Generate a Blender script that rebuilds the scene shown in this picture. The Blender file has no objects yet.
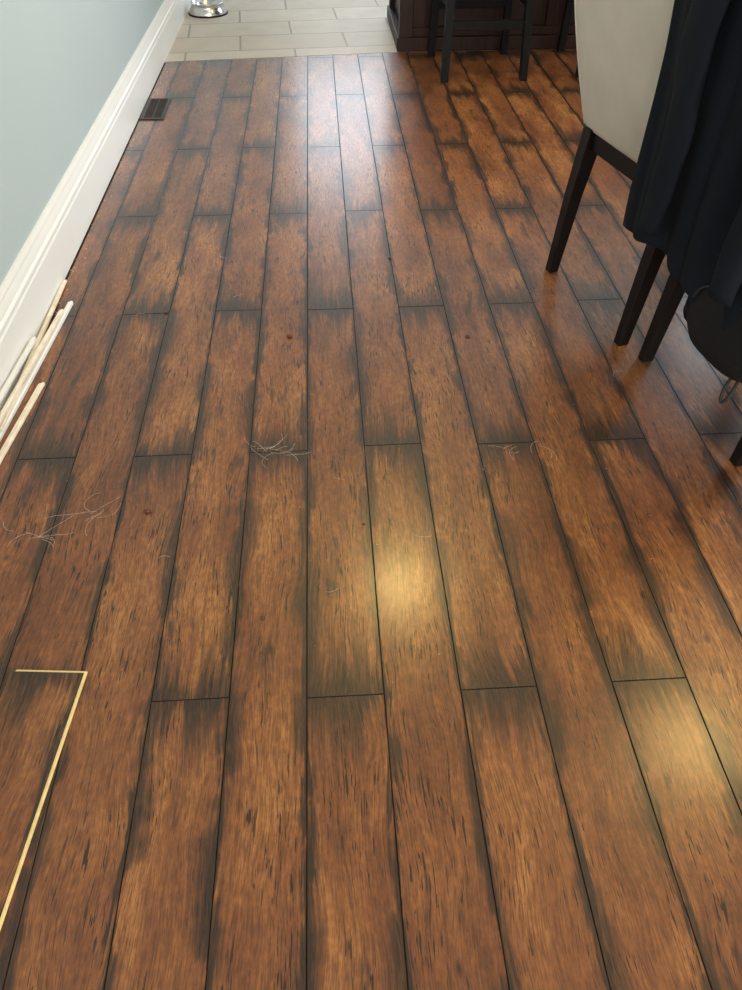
import bpy, bmesh, math, random
from mathutils import Vector, Matrix
random.seed(7)
S = bpy.context.scene
try:
    S.view_settings.view_transform = 'Standard'
except Exception: pass

# ------------------------------------------------------------------ helpers
def new_mat(name):
    m = bpy.data.materials.new(name); m.use_nodes = True
    nt = m.node_tree; b = nt.nodes['Principled BSDF']
    return m, nt, b
def N(nt, t, **kw):
    n = nt.nodes.new(t)
    for k, v in kw.items(): setattr(n, k, v)
    return n
def setin(nt, sock, v):
    if hasattr(v, 'is_output'): nt.links.new(v, sock)
    else: sock.default_value = v
def M(nt, op, a, b=0.0, c=None, clamp=False):
    n = N(nt, 'ShaderNodeMath', operation=op); n.use_clamp = clamp
    setin(nt, n.inputs[0], a); setin(nt, n.inputs[1], b)
    if c is not None: setin(nt, n.inputs[2], c)
    return n.outputs[0]
def MR(nt, v, a, b, c=0.0, d=1.0, smooth=False):
    n = N(nt, 'ShaderNodeMapRange')
    if smooth: n.interpolation_type = 'SMOOTHSTEP'
    for i, x in enumerate((v, a, b, c, d)): setin(nt, n.inputs[i], x)
    return n.outputs[0]
def COMB(nt, x, y, z):
    n = N(nt, 'ShaderNodeCombineXYZ')
    for i, v in enumerate((x, y, z)): setin(nt, n.inputs[i], v)
    return n.outputs[0]
def NOISE(nt, vec, scale=1.0, detail=3.0, rough=0.5, dist=0.0):
    n = N(nt, 'ShaderNodeTexNoise'); nt.links.new(vec, n.inputs['Vector'])
    n.inputs['Scale'].default_value = scale; n.inputs['Detail'].default_value = detail
    n.inputs['Roughness'].default_value = rough; n.inputs['Distortion'].default_value = dist
    return n.outputs['Fac']
def MIX(nt, fac, a, b, blend='MIX'):
    n = N(nt, 'ShaderNodeMix', data_type='RGBA', blend_type=blend)
    setin(nt, n.inputs[0], fac); setin(nt, n.inputs[6], a); setin(nt, n.inputs[7], b)
    return n.outputs[2]
def BUMP(nt, h, strength, dist):
    n = N(nt, 'ShaderNodeBump'); n.inputs['Strength'].default_value = strength
    n.inputs['Distance'].default_value = dist; nt.links.new(h, n.inputs['Height'])
    return n.outputs[0]
def c4(r, g, b): return (r, g, b, 1.0)

def simple_mat(name, col, rough=0.5, var=0.12, scale=20, metallic=0.0, bump=0.0, bscale=200, stretch=(1,1,1), spec=0.5):
    m, nt, b = new_mat(name)
    tc = N(nt, 'ShaderNodeTexCoord'); mp = N(nt, 'ShaderNodeMapping')
    mp.inputs['Scale'].default_value = stretch
    nt.links.new(tc.outputs['Object'], mp.inputs['Vector'])
    f = NOISE(nt, mp.outputs[0], scale, 2)
    f = MR(nt, f, 0.3, 0.7)
    a = c4(*[x*(1-var) for x in col]); d = c4(*[min(1, x*(1+var)) for x in col])
    nt.links.new(MIX(nt, f, a, d), b.inputs['Base Color'])
    b.inputs['Roughness'].default_value = rough; b.inputs['Metallic'].default_value = metallic
    b.inputs['Specular IOR Level'].default_value = spec
    if bump:
        h = NOISE(nt, mp.outputs[0], bscale, 2)
        nt.links.new(BUMP(nt, h, bump, 0.002), b.inputs['Normal'])
    return m

def add_obj(name, mesh, mat=None, parent=None, smooth=False):
    o = bpy.data.objects.new(name, mesh); S.collection.objects.link(o)
    if mat: mesh.materials.append(mat)
    if parent: o.parent = parent
    if smooth:
        for p in mesh.polygons: p.use_smooth = True
    return o
def empty(name, loc=(0,0,0), rz=0.0):
    e = bpy.data.objects.new(name, None); S.collection.objects.link(e)
    e.location = loc; e.rotation_euler = (0, 0, rz); e.empty_display_size = 0.1
    return e
def bm_box(bm, x0, x1, y0, y1, z0, z1):
    vs = [bm.verts.new((x, y, z)) for z in (z0, z1) for y in (y0, y1) for x in (x0, x1)]
    for f in ((0,2,3,1),(4,5,7,6),(0,1,5,4),(2,6,7,3),(0,4,6,2),(1,3,7,5)):
        bm.faces.new([vs[i] for i in f])
    return vs
def box(name, x0, x1, y0, y1, z0, z1, mat, parent=None, bevel=0.0, seg=2):
    bm = bmesh.new(); bm_box(bm, x0, x1, y0, y1, z0, z1)
    me = bpy.data.meshes.new(name); bm.to_mesh(me); bm.free()
    o = add_obj(name, me, mat, parent)
    if bevel:
        md = o.modifiers.new('bev', 'BEVEL'); md.width = bevel; md.segments = seg; md.limit_method='ANGLE'
    return o
def boxes(name, lst, mat, parent=None, bevel=0.0):
    bm = bmesh.new()
    for b in lst: bm_box(bm, *b)
    me = bpy.data.meshes.new(name); bm.to_mesh(me); bm.free()
    o = add_obj(name, me, mat, parent)
    if bevel:
        md = o.modifiers.new('bev', 'BEVEL'); md.width = bevel; md.segments = 2
    return o
def loft(name, rings, mat, parent=None, smooth=False, bevel=0.0, cap=True):
    bm = bmesh.new(); R = [[bm.verts.new(p) for p in r] for r in rings]; n = len(R[0])
    for a, b in zip(R[:-1], R[1:]):
        for i in range(n):
            bm.faces.new((a[i], a[(i+1) % n], b[(i+1) % n], b[i]))
    if cap:
        bm.faces.new(list(reversed(R[0]))); bm.faces.new(R[-1])
    bmesh.ops.recalc_face_normals(bm, faces=bm.faces)
    me = bpy.data.meshes.new(name); bm.to_mesh(me); bm.free()
    o = add_obj(name, me, mat, parent, smooth)
    if bevel:
        md = o.modifiers.new('bev', 'BEVEL'); md.width = bevel; md.segments = 2
    return o
def sq(cx, cy, z, hx, hy):
    return [(cx-hx, cy-hy, z), (cx+hx, cy-hy, z), (cx+hx, cy+hy, z), (cx-hx, cy+hy, z)]
def tube(name, pts, r, mat, parent=None, res=3):
    cu = bpy.data.curves.new(name, 'CURVE'); cu.dimensions = '3D'; cu.bevel_depth = r; cu.bevel_resolution = res
    sp = cu.splines.new('NURBS'); sp.points.add(len(pts)-1)
    for i, p in enumerate(pts): sp.points[i].co = (*p, 1)
    sp.use_endpoint_u = True; sp.order_u = 3
    cu.materials.append(mat)
    o = bpy.data.objects.new(name, cu); S.collection.objects.link(o)
    if parent: o.parent = parent
    return o

# ------------------------------------------------------------------ materials
def plank_material(W, L):
    m, nt, b = new_mat('distressed_wood_plank')
    uv = N(nt, 'ShaderNodeUVMap', uv_map='plank'); pr = N(nt, 'ShaderNodeUVMap', uv_map='seed')
    s1 = N(nt, 'ShaderNodeSeparateXYZ'); nt.links.new(uv.outputs[0], s1.inputs[0]); u, v = s1.outputs[0], s1.outputs[1]
    s2 = N(nt, 'ShaderNodeSeparateXYZ'); nt.links.new(pr.outputs[0], s2.inputs[0]); r1, r2 = s2.outputs[0], s2.outputs[1]
    z = M(nt, 'MULTIPLY', r1, 37.0); off = M(nt, 'MULTIPLY', r2, 20.0)
    vo = M(nt, 'ADD', v, off)
    wob = NOISE(nt, COMB(nt, M(nt,'MULTIPLY',u,7.0), M(nt,'MULTIPLY',vo,3.5), z), 1.0, 1)
    uw = M(nt, 'ADD', u, M(nt, 'MULTIPLY', M(nt,'SUBTRACT',wob,0.5), 0.05))
    def gn(su, sv, dz=0.0, detail=3, rough=0.55):
        return NOISE(nt, COMB(nt, M(nt,'MULTIPLY',uw,su), M(nt,'MULTIPLY',vo,sv), M(nt,'ADD',z,dz)), 1.0, detail, rough)
    g1 = gn(130, 6.0, 0, 4, 0.70)         # long grain streaks
    g2 = gn(560, 34, 3.1, 2, 0.6)         # fine fibres / pores
    bl = gn(11, 3.2, 7.7, 3, 0.55)        # broad tone drift
    bl2 = gn(90, 60, 17.7, 2, 0.7)        # mottling
    ck = gn(300, 21, 12.3, 2, 0.55)
    ckm = gn(18, 5, 15.5, 2, 0.5)
    f = M(nt, 'ADD', M(nt,'MULTIPLY',g1,0.27), M(nt,'ADD', M(nt,'MULTIPLY',bl,0.50), M(nt,'MULTIPLY',bl2,0.23)))
    f = M(nt, 'ADD', f, M(nt,'MULTIPLY', M(nt,'SUBTRACT',r2,0.5), 0.06))
    f = MR(nt, f, 0.34, 0.65)
    cr = N(nt, 'ShaderNodeValToRGB'); nt.links.new(f, cr.inputs[0])
    e = cr.color_ramp.elements
    e[0].position = 0.0; e[0].color = c4(0.095, 0.033, 0.014)
    e[1].position = 1.0; e[1].color = c4(0.420, 0.190, 0.060)
    x = e.new(0.33); x.color = c4(0.180, 0.064, 0.024)
    x = e.new(0.66); x.color = c4(0.272, 0.106, 0.035)
    col = cr.outputs[0]
    st = gn(220, 5.0, 93.0, 3, 0.65)
    col = MIX(nt, M(nt,'MULTIPLY', MR(nt, st, 0.55, 0.68), 0.40), col, c4(0.055,0.021,0.010))
    col = MIX(nt, M(nt,'MULTIPLY', MR(nt, g2, 0.47, 0.60), 0.60), col, c4(0.080,0.029,0.012))
    # side burn
    du = M(nt, 'MINIMUM', u, M(nt, 'SUBTRACT', W, u))
    side = M(nt, 'SIGN', M(nt, 'SUBTRACT', u, W/2))
    en = NOISE(nt, COMB(nt, M(nt,'MULTIPLY',side,5.3), M(nt,'MULTIPLY',vo,5.0), M(nt,'ADD',z,31.0)), 1.0, 3, 0.62)
    ew = MR(nt, en, 0.44, 0.62, 0.007, 0.048)
    gg = M(nt, 'ADD', M(nt,'MULTIPLY', M(nt,'SUBTRACT',g1,0.5), 0.052), M(nt,'MULTIPLY', M(nt,'SUBTRACT',g2,0.5), 0.020))
    dun = M(nt, 'ADD', du, gg)
    sb = M(nt,'SUBTRACT', 1.0, MR(nt, dun, 0.002, ew, 0, 1, True))
    # end burn
    dv = M(nt, 'MINIMUM', v, M(nt, 'SUBTRACT', L, v))
    eend = NOISE(nt, COMB(nt, M(nt,'MULTIPLY',u,28.0), M(nt,'MULTIPLY',vo,1.0), M(nt,'ADD',z,51.0)), 1.0, 2, 0.5)
    ewd = MR(nt, eend, 0.35, 0.62, 0.05, 0.21)
    dvn = M(nt, 'ADD', dv, M(nt,'MULTIPLY', gg, 3.8))
    eb = M(nt,'SUBTRACT', 1.0, MR(nt, dvn, 0.0, ewd, 0, 1, True))
    burn = M(nt, 'MAXIMUM', sb, eb)
    sc = gn(34, 5.0, 71.0, 3, 0.65)
    burn = M(nt, 'MAXIMUM', burn, M(nt,'MULTIPLY', MR(nt, sc, 0.60, 0.70), 0.75))
    burn = M(nt, 'MULTIPLY', burn, MR(nt, g2, 0.38, 0.55, 0.80, 1.0))
    col = MIX(nt, M(nt,'MULTIPLY',burn,0.96), col, c4(0.016, 0.012, 0.009))
    # cracks
    c1 = M(nt, 'MULTIPLY', MR(nt, ck, 0.600, 0.63), MR(nt, ckm, 0.42, 0.55))
    col = MIX(nt, M(nt,'MULTIPLY',c1,0.92), col, c4(0.012, 0.007, 0.005))
    # knots
    vor = N(nt, 'ShaderNodeTexVoronoi'); vor.inputs['Scale'].default_value = 1.0
    nt.links.new(COMB(nt, M(nt,'MULTIPLY',u,13.0), M(nt,'MULTIPLY',vo,7.0), z), vor.inputs['Vector'])
    sepc = N(nt, 'ShaderNodeSeparateColor'); nt.links.new(vor.outputs['Color'], sepc.inputs[0])
    kn = M(nt, 'MULTIPLY', MR(nt, M(nt,'ADD',vor.outputs['Distance'], M(nt,'MULTIPLY',g2,0.10)), 0.06, 0.17, 1, 0, True), MR(nt, sepc.outputs[0], 0.78, 0.80))
    col = MIX(nt, M(nt,'MULTIPLY',kn,0.85), col, c4(0.022,0.012,0.008))
    # painted micro-bevel
    seam = MR(nt, M(nt,'MINIMUM',du,dv), 0.0004, 0.0016, 1.0, 0.0)
    col = MIX(nt, M(nt,'MULTIPLY',seam,0.55), col, c4(0.016,0.010,0.007))
    nt.links.new(col, b.inputs['Base Color'])
    nt.links.new(M(nt,'ADD', MR(nt, g2, 0.35, 0.65, 0.31, 0.40), M(nt,'MULTIPLY',seam,0.3)), b.inputs['Roughness'])
    nt.links.new(M(nt,'MULTIPLY', M(nt,'SUBTRACT',1.0,seam), 0.45), b.inputs['Specular IOR Level'])
    nt.links.new(M(nt,'MULTIPLY', M(nt,'SUBTRACT',1.0,seam), 0.38), b.inputs['Coat Weight'])
    b.inputs['Coat Roughness'].default_value = 0.21
    h = M(nt, 'SUBTRACT', M(nt,'MULTIPLY',g2,0.6), M(nt,'MULTIPLY',c1,0.8))
    nt.links.new(BUMP(nt, h, 0.2, 0.0015), b.inputs['Normal'])
    return m

W, L = 0.139, 1.31
m_plank = plank_material(W, L)
m_sub = simple_mat('floor_gap_dark', (0.02, 0.012, 0.008), 0.9)
m_core = simple_mat('fibreboard_core', (0.85, 0.68, 0.34), 0.8, 0.1, 60)
m_white = simple_mat('white_trim_paint', (0.80, 0.83, 0.83), 0.35, 0.02, 4)
m_raw = simple_mat('primed_pine', (0.80, 0.74, 0.62), 0.6, 0.12, 30)
m_wall = simple_mat('pale_blue_grey_paint', (0.43, 0.525, 0.55), 0.6, 0.02, 2, bump=0.08, bscale=150)
m_wall2 = simple_mat('warm_white_paint', (0.62, 0.62, 0.58), 0.7, 0.02, 2)
m_black = simple_mat('black_painted_wood', (0.005, 0.005, 0.006), 0.5, 0.3, 12, stretch=(6,6,1), spec=0.15)
m_esp = simple_mat('espresso_wood', (0.007, 0.0045, 0.0045), 0.45, 0.35, 14, stretch=(6,6,1), spec=0.2)
m_cherry = simple_mat('dark_cherry_wood', (0.022, 0.008, 0.007), 0.45, 0.35, 8, stretch=(8,8,1), spec=0.2)
m_steel = simple_mat('brushed_steel', (0.62, 0.62, 0.62), 0.22, 0.1, 5, metallic=1.0)
m_stone = simple_mat('granite_top', (0.18, 0.15, 0.12), 0.2, 0.6, 60)
m_bronze = simple_mat('bronze_register', (0.045, 0.032, 0.025), 0.45, 0.2, 20, metallic=0.5)
m_hole = simple_mat('duct_dark', (0.003, 0.003, 0.003), 0.9)
m_hair = simple_mat('pet_hair', (0.62, 0.54, 0.44), 0.8)
m_crumb = simple_mat('brown_crumb', (0.10, 0.030, 0.012), 0.5)
m_chip = simple_mat('pale_wood_chip', (0.6, 0.5, 0.33), 0.8)

def fabric(name, col, rough, sc, bs, var=0.15):
    m, nt, b = new_mat(name)
    tc = N(nt, 'ShaderNodeTexCoord')
    w1 = N(nt, 'ShaderNodeTexWave'); w1.bands_direction='X'; w1.inputs['Scale'].default_value = sc
    w2 = N(nt, 'ShaderNodeTexWave'); w2.bands_direction='Z'; w2.inputs['Scale'].default_value = sc
    for w in (w1, w2):
        nt.links.new(tc.outputs['Object'], w.inputs['Vector']); w.inputs['Distortion'].default_value = 1.5
    h = M(nt, 'MULTIPLY', w1.outputs['Fac'], w2.outputs['Fac'])
    n = NOISE(nt, tc.outputs['Object'], 9, 5)
    f = M(nt, 'ADD', M(nt,'MULTIPLY',h,0.5), M(nt,'MULTIPLY',n,0.6))
    nt.links.new(MIX(nt, f, c4(*[x*(1-var) for x in col]), c4(*[min(1,x*(1+var)) for x in col])), b.inputs['Base Color'])
    b.inputs['Roughness'].default_value = rough; b.inputs['Specular IOR Level'].default_value = 0.2
    nt.links.new(BUMP(nt, h, bs, 0.002), b.inputs['Normal'])
    return m
m_linen = fabric('cream_linen', (0.66, 0.60, 0.52), 0.9, 110, 0.5, 0.22)
m_navy = fabric('navy_cloth', (0.0040, 0.0065, 0.0120), 0.85, 150, 0.3, 0.4)
m_bag = fabric('black_nylon', (0.008, 0.008, 0.010), 0.6, 90, 0.6, 0.4)
m_strap = simple_mat('black_webbing', (0.010, 0.010, 0.011), 0.6)

def tile_mat():
    m, nt, b = new_mat('beige_stone_tile')
    g = N(nt, 'ShaderNodeNewGeometry'); mp = N(nt, 'ShaderNodeMapping')
    mp.inputs['Rotation'].default_value = (0, 0, -math.radians(4.0)); mp.inputs['Location'].default_value = (0.12, -0.22, 0)
    nt.links.new(g.outputs['Position'], mp.inputs['Vector'])
    br = N(nt, 'ShaderNodeTexBrick'); nt.links.new(mp.outputs[0], br.inputs['Vector'])
    br.inputs['Scale'].default_value = 1.0; br.inputs['Brick Width'].default_value = 0.61
    br.inputs['Row Height'].default_value = 0.305; br.inputs['Mortar Size'].default_value = 0.006
    br.inputs['Color1'].default_value = c4(0.50, 0.45, 0.37); br.inputs['Color2'].default_value = c4(0.60, 0.55, 0.46)
    br.inputs['Mortar'].default_value = c4(0.21, 0.18, 0.15); br.inputs['Mortar Smooth'].default_value = 0.1
    n = NOISE(nt, g.outputs['Position'], 6, 6, 0.6)
    col = MIX(nt, M(nt,'MULTIPLY',MR(nt,n,0.35,0.65),0.5), br.outputs['Color'], c4(0.40,0.35,0.28))
    nt.links.new(col, b.inputs['Base Color']); b.inputs['Roughness'].default_value = 0.45
    nt.links.new(BUMP(nt, M(nt,'SUBTRACT',1.0,br.outputs['Fac']), 0.4, 0.002), b.inputs['Normal'])
    return m
m_tile = tile_mat()

# ------------------------------------------------------------------ plank floor
XW = -0.853
XR = 3.6; YB = -2.4; YF = 8.0; ZC = 2.65
thr = lambda x: 4.653 + 0.086*min(x, 0.43)
def plank_geo(bm, luv, lsd, x0, x1, ybase, seedv, yc0, yc1a, yc1b, z=0.0, ubase=None, mi=0):
    g = 0.0004; bv = 0.0012
    def P(x, y, zz): return bm.verts.new((x, y, zz))
    o = [(x0+g, yc0+g), (x1-g, yc0+g), (x1-g, yc1b-g), (x0+g, yc1a-g)]
    i = [(x0+g+bv, yc0+g+bv), (x1-g-bv, yc0+g+bv), (x1-g-bv, yc1b-g-bv), (x0+g+bv, yc1a-g-bv)]
    vi = [P(x, y, z) for x, y in i]; vo = [P(x, y, z-0.0008) for x, y in o]; vb = [P(x, y, z-0.006) for x, y in o]
    fs = [bm.faces.new(vi)]
    for k in range(4):
        kk = (k+1) % 4
        fs.append(bm.faces.new((vo[k], vo[kk], vi[kk], vi[k]))); fs.append(bm.faces.new((vb[k], vb[kk], vo[kk], vo[k])))
    ub = x0 if ubase is None else ubase
    for f in fs:
        f.material_index = mi
        for l in f.loops:
            l[luv].uv = (l.vert.co.x-ub, l.vert.co.y-ybase); l[lsd].uv = seedv
bm = bmesh.new(); luv = bm.loops.layers.uv.new('plank'); lsd = bm.loops.layers.uv.new('seed')
xs0 = -0.0743
for c in range(-6, 27):
    x0 = xs0 + c*W; x1 = x0 + W
    cx0 = max(x0, XW+0.007); cx1 = min(x1, XR-0.005)
    if cx1 - cx0 < 0.01: continue
    off = 0.695 if c % 2 == 0 else 1.352
    off += random.uniform(-0.012, 0.012)
    for k in range(-4, 4):
        ys = off + k*L; ye = ys + L
        a = max(ys, YB); b1 = min(ye, thr(cx0)); b2 = min(ye, thr(cx1))
        if b1 - a < 0.012 or b2 - a < 0.012: continue
        plank_geo(bm, luv, lsd, cx0, cx1, ys, (random.random(), random.random()), a, b1, b2, ubase=x0)
nb = len(bm.faces)
bm_box(bm, XW-0.02, XR, YB, 4.70, -0.03, -0.0045)
bm.faces.ensure_lookup_table()
for f in list(bm.faces)[nb:]: f.material_index = 1
me = bpy.data.meshes.new('floor'); bm.to_mesh(me); bm.free()
fl = add_obj('floor', me, m_plank); me.materials.append(m_sub)

bm = bmesh.new()
pts = [(XW-0.02, thr(XW)+0.006), (0.43, thr(0.43)+0.006), (XR, 4.696), (XR, YF), (XW-0.02, YF)]
top = [bm.verts.new((x, y, 0.0)) for x, y in pts]; bot = [bm.verts.new((x, y, -0.03)) for x, y in pts]
bm.faces.new(top); bm.faces.new(list(reversed(bot)))
for i in range(5): bm.faces.new((bot[i], bot[(i+1)%5], top[(i+1)%5], top[i]))
me = bpy.data.meshes.new('floor_kitchen_tile'); bm.to_mesh(me); bm.free(); add_obj('floor_kitchen_tile', me, m_tile)

# ------------------------------------------------------------------ room shell
box('wall_left', XW-0.14, XW-0.018, YB, YF, -0.03, ZC, m_wall)
boxes('wall_right', [(XR, XR+0.12, YB, 2.6, -0.03, ZC), (XR, XR+0.12, 6.4, YF, -0.03, ZC),
                     (XR, XR+0.12, 2.6, 6.4, -0.03, 0.55), (XR, XR+0.12, 2.6, 6.4, 2.5, ZC)], m_wall2)
boxes('wall_kitchen', [(XW-0.14, -0.3, YF, YF+0.12, -0.03, ZC), (2.7, XR+0.12, YF, YF+0.12, -0.03, ZC),
                    (-0.3, 2.7, YF, YF+0.12, -0.03, 1.0), (-0.3, 2.7, YF, YF+0.12, 2.3, ZC)], m_wall2)
boxes('wall_back', [(XW-0.14, -0.4, YB-0.12, YB, -0.03, ZC), (2.6, XR+0.12, YB-0.12, YB, -0.03, ZC),
                    (-0.4, 2.6, YB-0.12, YB, 2.2, ZC)], m_wall2)
box('ceiling', XW-0.14, XR+0.12, YB-0.12, YF+0.12, ZC, ZC+0.1, m_wall2)
def wframe(name, horiz, a0, a1, z0, z1, p, t=0.05):
    bx = []
    def add(u0, u1, w0, w1):
        bx.append((u0, u1, p-0.03, p+0.03, w0, w1) if horiz else (p-0.03, p+0.03, u0, u1, w0, w1))
    add(a0, a1, z0, z0+t); add(a0, a1, z1-t, z1); add(a0, a0+t, z0+t, z1-t); add(a1-t, a1, z0+t, z1-t)
    mid = (a0+a1)/2; add(mid-t/2, mid+t/2, z0+t, z1-t)
    return boxes(name, bx, m_white)
wframe('window_1', False, 2.6, 6.4, 0.55, 2.5, XR+0.05)
wframe('window_2', True, -0.3, 2.7, 1.0, 2.3, YF+0.05)
wframe('added_patio_door', True, -0.4, 2.6, 0.0, 2.2, YB-0.06, 0.07)  # patio door frame, unseen, added behind the camera for diffuse fill

def base_profile(name, wallx, y0, y1, sgn=1):
    prof = [(0,0),(0.0155,0),(0.0155,0.125),(0.0125,0.131),(0.0125,0.138),(0.018,0.141),(0.018,0.150),(0.0135,0.157),(0.0115,0.170),(0.0085,0.182),(0.0085,0.188),(0.006,0.196),(0.004,0.203),(0,0.203)]
    bm = bmesh.new(); R = []
    for y in (y0, y1): R.append([bm.verts.new((wallx+sgn*px*1.16, y, pz)) for px, pz in prof])
    n = len(prof)
    for i in range(n): bm.faces.new((R[0][i], R[0][(i+1)%n], R[1][(i+1)%n], R[1][i]))
    bm.faces.new(R[0]); bm.faces.new(R[1]); bmesh.ops.recalc_face_normals(bm, faces=bm.faces)
    me = bpy.data.meshes.new(name); bm.to_mesh(me); bm.free(); return add_obj(name, me, m_white)
base_profile('baseboard_left', XW-0.018, YB, YF)

# ------------------------------------------------------------------ floor register
reg = empty('floor_register', (XW+0.0625, 3.82, 0))
boxes('frame', [(-0.055,-0.040,-0.145,0.145,0.0,0.005),(0.040,0.055,-0.145,0.145,0.0,0.005),
                (-0.040,0.040,-0.145,-0.130,0.0,0.005),(-0.040,0.040,0.130,0.145,0.0,0.005)], m_bronze, reg)
box('duct_shade_sheet', -0.040,0.040,-0.130,0.130,0.0003,0.001, m_hole, reg)  # flat black sheet: shade inside the opening put into the colour
boxes('louvres', [(-0.040,0.040,-0.126+i*0.0152,-0.126+i*0.0152+0.006,0.001,0.0042) for i in range(17)] + [(-0.002,0.002,-0.13,0.13,0.001,0.0046)], m_bronze, reg)

# ------------------------------------------------------------------ loose trim strips
def strip(name, p0, p1, w, h, mat=None, tw=0.0):
    p0 = Vector(p0); p1 = Vector(p1); d = (p1-p0).normalized()
    s = d.cross(Vector((0,0,1))).normalized(); up = s.cross(d)
    rings = []
    for p, jag in ((p0, -0.006), (p1, 0.009)):
        prof = [(-w/2,0),(w/2,0),(w/2,h*0.75),(w*0.30,h),(-w/2,h)]
        s2 = s*math.cos(tw)+up*math.sin(tw); u2 = up*math.cos(tw)-s*math.sin(tw)
        rings.append([tuple(p+s2*a+u2*b+d*(jag*a/w)) for a, b in prof])
    return loft(name, rings, mat or m_raw)
strip('trim_strip', (-0.832,1.10,0.0008), (-0.783,1.655,0.0008), 0.013, 0.008)
strip('trim_strip.001', (-0.846,1.20,0.0008), (-0.797,2.065,0.0008), 0.011, 0.012, m_white)
strip('trim_strip.002', (-0.828,1.45,0.016), (-0.846,2.20,0.003), 0.011, 0.008)
strip('trim_strip.003', (-0.845,1.15,0.040), (-0.806,2.00,0.014), 0.009, 0.010)
strip('trim_strip.004', (-0.846,1.30,0.060), (-0.838,1.83,0.028), 0.008, 0.012, m_white)

# ------------------------------------------------------------------ loose plank, bottom left
lp = empty('loose_floor_plank', (-0.482, 0.755, 0.0085), -math.radians(5.0))
bm = bmesh.new(); luv = bm.loops.layers.uv.new('plank'); lsd = bm.loops.layers.uv.new('seed')
plank_geo(bm, luv, lsd, -0.134, 0.0, -1.31, (0.31, 0.77), -0.95, 0.0, 0.0, 0.0, ubase=-0.139)
me = bpy.data.meshes.new('decor_layer'); bm.to_mesh(me); bm.free()
add_obj('decor_layer', me, m_plank, lp)
loft('core', [[(-0.134,-0.95,z),(0.002+e,-0.95,z),(0.002+e,0.003+e,z),(-0.126,0.003+e,z),(-0.134,-0.008,z)] for z, e in ((-0.0083,0.0015),(-0.005,0.002),(-0.0045,0.001),(-0.0022,0.001))], m_core, lp)

# ------------------------------------------------------------------ dining chairs
def dining_chair(loc, rz):
    ch = empty('dining_chair', (*loc, 0), rz)
    w = 0.22
    for i, sx in enumerate((-1, 1)):
        loft('leg_rear_%d' % (i+1), [sq(sx*w, -0.006, 0.0, 0.014, 0.016), sq(sx*(w-0.002), 0.020, 0.25, 0.018, 0.021), sq(sx*(w-0.004), 0.047, 0.44, 0.021, 0.026)], m_esp, ch, bevel=0.002)
        loft('leg_front_%d' % (i+1), [sq(sx*w, 0.47, 0.0, 0.014, 0.014), sq(sx*(w-0.002), 0.465, 0.42, 0.022, 0.022)], m_esp, ch, bevel=0.002)
    boxes('apron', [(-w+0.01, w-0.01, 0.032, 0.056, 0.385, 0.445), (-w+0.01, w-0.01, 0.45, 0.475, 0.37, 0.43),
                    (-w-0.012, -w+0.012, 0.06, 0.45, 0.37, 0.43), (w-0.012, w+0.012, 0.06, 0.45, 0.37, 0.43)], m_esp, ch, bevel=0.002)
    s = loft('seat_cushion', [sq(0, 0.265, 0.43, 0.235, 0.235), sq(0, 0.265, 0.445, 0.245, 0.24), sq(0, 0.265, 0.49, 0.245, 0.24), sq(0, 0.265, 0.515, 0.225, 0.22)], m_linen, ch, True)
    md = s.modifiers.new('b','BEVEL'); md.width = 0.014; md.segments = 3
    rings = []
    NX = 8
    for k in range(13):
        t = k/12; z = 0.440 + 0.57*t
        yr = 0.020 - 0.145*t - 0.016*math.sin(t*math.pi)
        th = 0.072 - 0.016*t
        hw = 0.238 + 0.006*math.sin(t*math.pi)
        ring = []
        for i in range(NX+1):
            a = -1 + 2*i/NX; ring.append((hw*a, yr - 0.009*(1-a*a), z))
        for i in range(NX, -1, -1):
            a = -1 + 2*i/NX; ring.append((hw*a, yr + th + 0.012*(1-a*a), z))
        rings.append(ring)
    bk = loft('backrest', rings, m_linen, ch, True)
    md = bk.modifiers.new('b','BEVEL'); md.width = 0.016; md.segments = 4; md.limit_method='ANGLE'; md.angle_limit = math.radians(50)
    for sx in (-1, 1):
        tube('piping_%d' % (sx+2), [(sx*0.236, 0.022-0.145*t-0.016*math.sin(t*math.pi), 0.447+0.55*t) for t in [i/8 for i in range(9)]], 0.0028, m_linen, ch)
    return ch
cA = dining_chair((0.7785, 1.9755), -math.radians(76.8))
cB = dining_chair((0.9165, 1.4635), -math.radians(78.9))

# ------------------------------------------------------------------ dining table
tb = empty('dining_table', (0.85, 1.72, 0), -math.radians(77.9))
TX0, TX1, TY0, TY1 = -0.72, 1.25, 0.36, 1.36
box('table_top', TX0, TX1, TY0, TY1, 0.725, 0.76, m_esp, tb, 0.005)
boxes('apron', [(TX0+0.10, TX1-0.10, TY0+0.13, TY0+0.155, 0.63, 0.725), (TX0+0.10, TX1-0.10, TY1-0.155, TY1-0.13, 0.63, 0.725),
                (TX0+0.09, TX0+0.115, TY0+0.14, TY1-0.14, 0.63, 0.725), (TX1-0.115, TX1-0.09, TY0+0.14, TY1-0.14, 0.63, 0.725)], m_esp, tb, 0.002)
k = 0
for lx in (TX0+0.13, TX1-0.13):
    for ly in (TY0+0.19, TY1-0.19):
        k += 1
        loft('leg_%d' % k, [sq(lx, ly, 0, 0.026, 0.026), sq(lx, ly, 0.55, 0.040, 0.040), sq(lx, ly, 0.725, 0.040, 0.040)], m_esp, tb, bevel=0.003)

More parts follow.
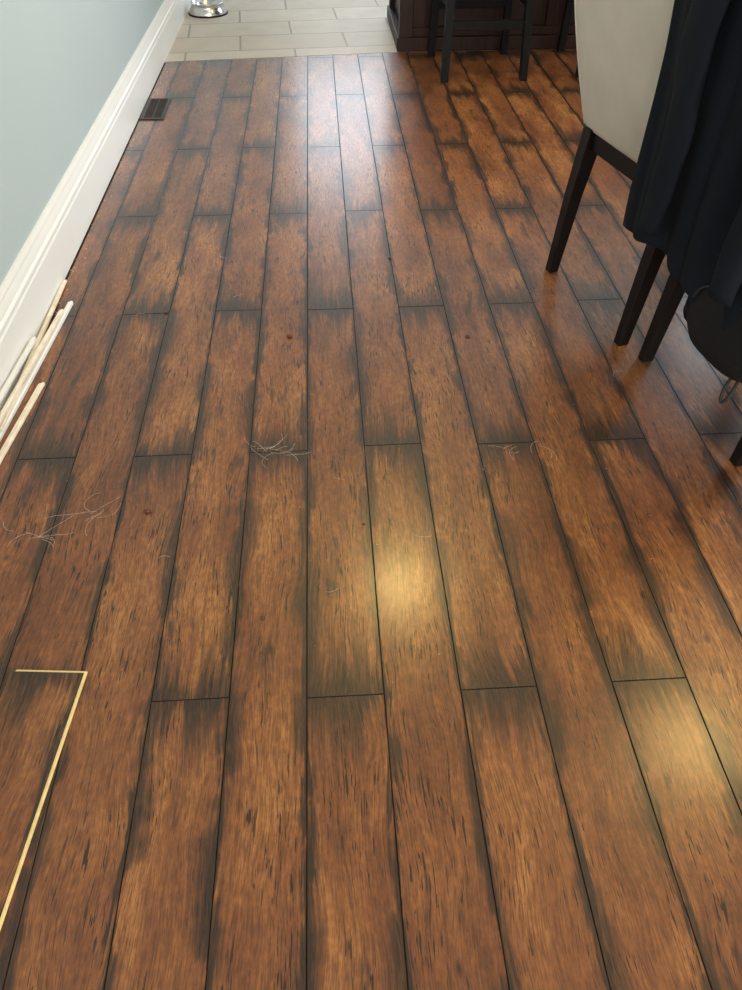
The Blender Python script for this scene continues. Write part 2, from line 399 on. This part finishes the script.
# ------------------------------------------------------------------ jacket over chair back
phi = -math.radians(78.9)
jk = empty('jacket', (0.9165, 1.4635, 0), phi)
path = [(-0.128,0.36),(-0.130,0.45),(-0.130,0.55),(-0.134,0.66),(-0.140,0.76),(-0.150,0.86),(-0.158,0.95),(-0.158,1.01),(-0.135,1.045),(-0.095,1.055),(-0.055,1.050),(-0.028,1.02),(-0.012,0.96),(0.005,0.88),(0.022,0.78),(0.036,0.68),(0.046,0.60)]
def pth(t):
    f = t*(len(path)-1); i = min(int(f), len(path)-2); a = f-i
    return (path[i][0]*(1-a)+path[i+1][0]*a, path[i][1]*(1-a)+path[i+1][1]*a)
bm = bmesh.new(); NU, NV = 70, 90; G = []
for j in range(NV+1):
    t = j/NV; y, z = pth(t); row = []
    for i in range(NU+1):
        s = i/NU
        hemf = max(0, 1-t/0.35)
        hem = hemf*(-0.012 + 0.035*math.sin(min(s,0.5)*math.pi*1.1) - 0.07*max(0, s-0.35)*2 + 0.005*math.sin(s*23))
        amp = 0.004 + 0.011*max(0, 1-t/0.45)
        fold = amp*(math.sin(s*15+1.2+1.5*math.sin(t*4)) + 0.5*math.sin(s*31+2*t) + 0.35*math.sin(s*11 - 9*t))
        x0 = -0.332 + 0.050*min(1, max(0, t/0.42))
        x = x0 + (0.25-x0)*s
        if t > 0.5: fold *= 0.35
        yy = y - abs(fold)*0.9*min(1, s*6) if t < 0.55 else y + abs(fold)
        yy -= 0.004*math.sin(12*s+17*t) if t < 0.5 else 0
        if t < 0.45: yy += 0.018*max(0, 1-s*5)*max(0, 1-t/0.3)
        row.append(bm.verts.new((x, yy, z+hem)))
    G.append(row)
for j in range(NV):
    for i in range(NU):
        bm.faces.new((G[j][i], G[j][i+1], G[j+1][i+1], G[j+1][i]))
me = bpy.data.meshes.new('body'); bm.to_mesh(me); bm.free()
o = add_obj('body', me, m_navy, jk, True)
md = o.modifiers.new('s','SOLIDIFY'); md.thickness = 0.004
md = o.modifiers.new('ss','SUBSURF'); md.levels = 1; md.render_levels = 1
def sleeve(name, x0, ph):
    rings = []
    for k in range(26):
        t = k/25; z = 0.93 - 0.50*t; cx = x0 + 0.015*math.sin(t*3+ph); cy = -0.174 - 0.008*math.sin(t*5+ph)
        rx = 0.050-0.014*t; ry = 0.018-0.003*t; ring = []
        for i in range(20):
            a = i/20*2*math.pi; q = 1+0.09*math.sin(3*a+11*t+ph)+0.05*math.sin(24*t+2*a)
            ring.append((cx+rx*q*math.cos(a), cy+ry*q*math.sin(a), z))
        rings.append(ring)
    return loft(name, rings, m_navy, jk, True)
sleeve('sleeve_1', -0.14, 0.4); sleeve('sleeve_2', 0.17, 2.0)
tube('collar', [(-0.16,-0.12,1.062),(-0.10,-0.155,1.075),(-0.02,-0.165,1.078),(0.06,-0.155,1.075),(0.12,-0.12,1.062)], 0.016, m_navy, jk)

# ------------------------------------------------------------------ backpack hanging under the jacket
bp = empty('backpack', (0.9165, 1.4635, 0), phi)
def sup(name, cx, cy, cz, hx, hy, hz, n, mat, wr=0.0, seg=28):
    bm = bmesh.new(); rows = []
    sg = lambda v, p: math.copysign(abs(v)**p, v)
    for j in range(1, seg):
        ph = -math.pi/2 + math.pi*j/seg; row = []
        for i in range(seg*2):
            th = 2*math.pi*i/(seg*2)
            x = sg(math.cos(ph), n)*sg(math.cos(th), n); y = sg(math.cos(ph), n)*sg(math.sin(th), n); z = sg(math.sin(ph), n)
            k = 1 + wr*(math.sin(9*x+7*z)+math.sin(13*z-5*y+3*x))
            row.append(bm.verts.new((cx+hx*x*k*(1-0.14*max(0,z)), cy+hy*y*k*(1-0.25*z), cz+hz*z)))
        rows.append(row)
    n2 = seg*2
    for a, b in zip(rows[:-1], rows[1:]):
        for i in range(n2): bm.faces.new((a[i], a[(i+1)%n2], b[(i+1)%n2], b[i]))
    bm.faces.new(list(reversed(rows[0]))); bm.faces.new(rows[-1])
    me = bpy.data.meshes.new(name); bm.to_mesh(me); bm.free()
    return add_obj(name, me, mat, bp, True)
sup('main_compartment', 0.145, -0.060, 0.385, 0.165, 0.060, 0.145, 0.62, m_bag, wr=0.02)
sup('front_pocket', 0.150, -0.118, 0.345, 0.12, 0.028, 0.085, 0.65, m_bag, wr=0.02)
sup('side_mesh_pocket', -0.010, -0.060, 0.33, 0.022, 0.042, 0.075, 0.65, m_bag, wr=0.03)
tube('zip_piping', [(0.145+0.150*math.cos(a), -0.112, 0.39+0.12*math.sin(a)) for a in [math.pi*i/10 for i in range(11)]], 0.004, m_strap, bp)
tube('pocket_piping', [(0.150+0.112*math.cos(a), -0.138, 0.36+0.06*math.sin(a)) for a in [math.pi*i/10 for i in range(11)]], 0.003, m_strap, bp)
tube('strap_loop', [(0.165,-0.06,0.25),(0.155,-0.070,0.20),(0.158,-0.075,0.165),(0.167,-0.075,0.150),(0.175,-0.07,0.17),(0.173,-0.06,0.20),(0.175,-0.06,0.25)], 0.004, m_strap, bp)
tube('strap_top', [(0.04,-0.04,0.52),(0.04,-0.06,0.70),(0.05,-0.12,0.98),(0.06,-0.08,1.03),(0.08,-0.02,1.0)], 0.008, m_strap, bp)

# ------------------------------------------------------------------ counter stools
def stool(loc, rz=0.0):
    st = empty('counter_stool', (*loc, 0), rz)
    hx, hy, top = 0.205, 0.235, 0.62
    def at(z): k = z/top; return hx-0.02*k, hy-0.035*k
    for i, (sx, sy) in enumerate(((-1,-1),(1,-1),(-1,1),(1,1))):
        a, b2 = at(0), at(top)
        loft('leg_%d' % (i+1), [sq(sx*a[0], sy*a[1], 0, 0.018, 0.018), sq(sx*b2[0], sy*b2[1], top, 0.021, 0.021)], m_black, st, bevel=0.002)
    z = 0.245; a = at(z)
    boxes('rail_low', [(-a[0], a[0], -a[1]-0.010, -a[1]+0.010, z-0.02, z+0.02), (-a[0], a[0], a[1]-0.010, a[1]+0.010, z-0.02, z+0.02)], m_black, st, 0.002)
    z = 0.33; a = at(z)
    boxes('rail_side', [(-a[0]-0.010, -a[0]+0.010, -a[1], a[1], z-0.018, z+0.018), (a[0]-0.010, a[0]+0.010, -a[1], a[1], z-0.018, z+0.018)], m_black, st, 0.002)
    z = 0.585; a = at(z)
    boxes('apron', [(-a[0], a[0], -a[1]-0.01, -a[1]+0.01, z-0.035, z+0.034), (-a[0], a[0], a[1]-0.01, a[1]+0.01, z-0.035, z+0.034),
                    (-a[0]-0.01, -a[0]+0.01, -a[1], a[1], z-0.035, z+0.034), (a[0]-0.01, a[0]+0.01, -a[1], a[1], z-0.035, z+0.034)], m_black, st, 0.002)
    bm = bmesh.new(); n = 16; up = []; lo = []
    for j in range(n+1):
        for i in range(n+1):
            x = -1+2*i/n; y = -1+2*j/n
            dz = 0.018*x*x - 0.010*(1-y*y)
            up.append(bm.verts.new((x*0.215, y*0.225, 0.655+dz))); lo.append(bm.verts.new((x*0.21, y*0.22, 0.621)))
    q = lambda j, i: j*(n+1)+i
    for j in range(n):
        for i in range(n):
            bm.faces.new((up[q(j,i)], up[q(j,i+1)], up[q(j+1,i+1)], up[q(j+1,i)]))
            bm.faces.new((lo[q(j,i)], lo[q(j+1,i)], lo[q(j+1,i+1)], lo[q(j,i+1)]))
    for i in range(n):
        bm.faces.new((lo[q(0,i)], lo[q(0,i+1)], up[q(0,i+1)], up[q(0,i)])); bm.faces.new((up[q(n,i)], up[q(n,i+1)], lo[q(n,i+1)], lo[q(n,i)]))
        bm.faces.new((up[q(i,0)], up[q(i+1,0)], lo[q(i+1,0)], lo[q(i,0)])); bm.faces.new((lo[q(i,n)], lo[q(i+1,n)], up[q(i+1,n)], up[q(i,n)]))
    me = bpy.data.meshes.new('seat'); bm.to_mesh(me); bm.free(); add_obj('seat', me, m_black, st, True)
stool((0.822, 4.385), math.radians(1.5))
stool((1.55, 4.42), math.radians(-2))

# ------------------------------------------------------------------ kitchen island
isl = empty('kitchen_island', (0, 0, 0))
IX0, IX1, IY0, IY1 = 0.44, 2.9, 4.70, 5.45
box('carcass', IX0+0.03, IX1-0.03, IY0+0.05, IY1-0.03, 0.0, 0.88, m_cherry, isl)
boxes('posts', [(IX0, IX0+0.075, IY0, IY0+0.075, 0, 0.88), (IX1-0.075, IX1, IY0, IY0+0.075, 0, 0.88),
                (IX0, IX0+0.075, IY1-0.075, IY1, 0, 0.88), (IX1-0.075, IX1, IY1-0.075, IY1, 0, 0.88)], m_cherry, isl, 0.004)
fr = [(IX0+0.075, IX1-0.075, IY0+0.022, IY0+0.05, 0.0, 0.11), (IX0+0.075, IX1-0.075, IY0+0.022, IY0+0.05, 0.80, 0.88)]
for k in range(4):
    xx = IX0+0.075+k*(IX1-IX0-0.15-0.07)/3
    fr.append((xx, xx+0.07, IY0+0.022, IY0+0.05, 0.11, 0.80))
boxes('face_frame', fr, m_cherry, isl, 0.003)
boxes('base_moulding', [(IX0-0.012, IX1+0.012, IY0-0.012, IY0+0.022, 0.0, 0.07), (IX0-0.012, IX0+0.03, IY0+0.022, IY1, 0.0, 0.07)], m_cherry, isl, 0.006)
box('countertop', IX0-0.05, IX1+0.05, IY0-0.25, IY1+0.03, 0.88, 0.92, m_stone, isl, 0.006)

# ------------------------------------------------------------------ pet bowl
def lathe(name, prof, mat, parent, seg=48):
    rings = [[(r*math.cos(2*math.pi*i/seg), r*math.sin(2*math.pi*i/seg), z) for i in range(seg)] for r, z in prof]
    return loft(name, rings, mat, parent, True, cap=True)
pb = empty('pet_bowl', (-0.715, 5.63, 0))
lathe('bowl', [(0.122,0.0),(0.124,0.004),(0.110,0.035),(0.098,0.058),(0.103,0.061),(0.105,0.064),(0.101,0.066),(0.095,0.062),(0.088,0.040),(0.078,0.018),(0.05,0.012),(0.01,0.011)], m_steel, pb)
lathe('rubber_ring', [(0.1235,0.0),(0.1255,0.0),(0.1262,0.006),(0.1240,0.009),(0.1232,0.006)], m_black, pb)

# ------------------------------------------------------------------ floor debris: one object
deb = empty('floor_debris', (0, 0, 0))
cu = bpy.data.curves.new('pet_hair', 'CURVE'); cu.dimensions = '3D'; cu.bevel_depth = 0.00026; cu.bevel_resolution = 0
def hair(cx, cy, spread, n, ln):
    for _ in range(n):
        x = cx+random.gauss(0, spread); y = cy+random.gauss(0, spread*0.5); a = random.choice((0, math.pi))+random.gauss(0, 0.6); cv = random.gauss(0, 0.10)
        k = 14; sp = cu.splines.new('POLY'); sp.points.add(k-1); l2 = ln*random.uniform(0.6, 1.7)
        for i in range(k):
            sp.points[i].co = (x, y, 0.0006+0.001*random.random(), 1); x += math.cos(a)*l2/k; y += math.sin(a)*l2/k; a += cv+random.uniform(-.12,.12)
for cx, cy, s, n, ln in ((-0.152,1.357,0.028,14,0.05),(-0.557,1.164,0.02,8,0.05),(-0.649,1.096,0.03,8,0.06),(0.47,1.338,0.03,7,0.04),
                         (-0.2,1.0,0.12,3,0.04),(0.1,1.5,0.4,4,0.03),(-0.3,2.2,0.4,4,0.03)):
    hair(cx, cy, s, n, ln)
cu.materials.append(m_hair)
o = bpy.data.objects.new('pet_hair', cu); S.collection.objects.link(o); o.parent = deb
bm = bmesh.new()
for x, y, r in ((-0.43,1.166,0.007),(0.686,1.087,0.007),(-0.125,1.848,0.008),(0.39,1.817,0.006),(-0.161,0.862,0.004),(0.2,2.3,0.005),(0.05,1.1,0.003),(-0.5,2.0,0.005)):
    g = bmesh.ops.create_icosphere(bm, subdivisions=2, radius=r, matrix=Matrix.Translation((x, y, r*0.6)) @ Matrix.Diagonal((1.2, 0.9, 0.6, 1)))
me = bpy.data.meshes.new('crumbs'); bm.to_mesh(me); bm.free(); add_obj('crumbs', me, m_crumb, deb, True)
bm = bmesh.new()
def chip(x, y, s):
    a = random.uniform(0, 3.1); h = s*0.3
    vs = [bm.verts.new((x+s*k*math.cos(a+b), y+s*k*math.sin(a+b), z)) for z in (0.0003, h) for b, k in ((0,1),(1.2,.5),(2.9,.9),(4.4,.6))]
    bm.faces.new(vs[4:]);
    for i in range(4): bm.faces.new((vs[i], vs[(i+1)%4], vs[4+(i+1)%4], vs[4+i]))
for _ in range(150): chip(XW+0.004+abs(random.gauss(0,0.018)), random.uniform(0.8,4.5), random.uniform(0.001,0.0038))
for _ in range(110):
    x = random.uniform(-0.83, 0.4); chip(x, thr(x)+random.uniform(-0.03,0.015), random.uniform(0.0015,0.004))
for _ in range(120): chip(random.uniform(-0.7,1.2), random.uniform(0.4,4.4), random.uniform(0.0007,0.002))
me = bpy.data.meshes.new('chips'); bm.to_mesh(me); bm.free(); add_obj('chips', me, m_chip, deb)

# ------------------------------------------------------------------ ceiling lights
def emis(name, col, st):
    m, nt, b = new_mat(name); b.inputs['Base Color'].default_value = c4(0.9,0.9,0.9)
    b.inputs['Emission Color'].default_value = c4(*col); b.inputs['Emission Strength'].default_value = st
    return m
m_lamp = emis('warm_lamp_lens', (1.0, 0.66, 0.28), 5)
def downlight(x, y, r, power):
    d = empty('ceiling_light', (x, y, 0))
    seg = 32
    loft('trim_ring', [[(q*math.cos(2*math.pi*i/seg), q*math.sin(2*math.pi*i/seg), z) for i in range(seg)] for q, z in ((r+0.02,ZC),(r+0.02,ZC-0.006),(r,ZC-0.008),(r-0.004,ZC-0.002))], m_white, d, cap=False)
    loft('lens', [[(q*math.cos(2*math.pi*i/seg), q*math.sin(2*math.pi*i/seg), z) for i in range(seg)] for q, z in ((r-0.004,ZC-0.002),(r*0.5,ZC-0.004))], m_lamp, d)
    l = bpy.data.lights.new('bulb', 'AREA'); l.shape = 'DISK'; l.size = 2*r-0.01; l.energy = power; l.color = (1.0, 0.68, 0.22)
    o = bpy.data.objects.new('bulb', l); S.collection.objects.link(o); o.parent = d; o.location = (0, 0, ZC-0.012)
downlight(0.36, 2.95, 0.09, 26); downlight(1.88, 1.78, 0.20, 20)

def area(name, loc, rot, sx, sy, power, col):
    l = bpy.data.lights.new(name, 'AREA'); l.shape = 'RECTANGLE'; l.size = sx; l.size_y = sy; l.energy = power; l.color = col
    o = bpy.data.objects.new(name, l); S.collection.objects.link(o); o.location = loc; o.rotation_euler = rot; return o
area('daylight_window_right', (XR+0.16, 4.5, 1.5), (0, math.radians(90), 0), 1.9, 3.7, 165, (0.84, 0.92, 1.0))
area('daylight_window_kitchen', (1.2, YF+0.16, 1.65), (math.radians(-90), 0, 0), 2.9, 1.25, 52, (0.88, 0.93, 1.0))
area('fill_light_patio_door', (1.1, YB-0.2, 1.1), (math.radians(90), 0, 0), 2.9, 2.1, 190, (1.0, 0.93, 0.82))  # added fill light, placed at the unseen patio door behind the camera

w = bpy.data.worlds.new('World'); S.world = w; w.use_nodes = True
bg = w.node_tree.nodes['Background']
sky = w.node_tree.nodes.new('ShaderNodeTexSky')
try:
    sky.sky_type = 'NISHITA'; sky.sun_disc = False; sky.sun_elevation = math.radians(40)
except Exception: pass
w.node_tree.links.new(sky.outputs[0], bg.inputs['Color']); bg.inputs['Strength'].default_value = 0.15

# ------------------------------------------------------------------ camera
cd = bpy.data.cameras.new('camera'); cam = bpy.data.objects.new('camera', cd); S.collection.objects.link(cam)
cd.sensor_fit = 'VERTICAL'; cd.sensor_height = 36; cd.lens = 740/990*36; cd.clip_start = 0.02
cam.location = (0, 0, 1.2); cam.rotation_euler = (math.radians(44.8), 0, math.radians(-3.43))
S.camera = cam
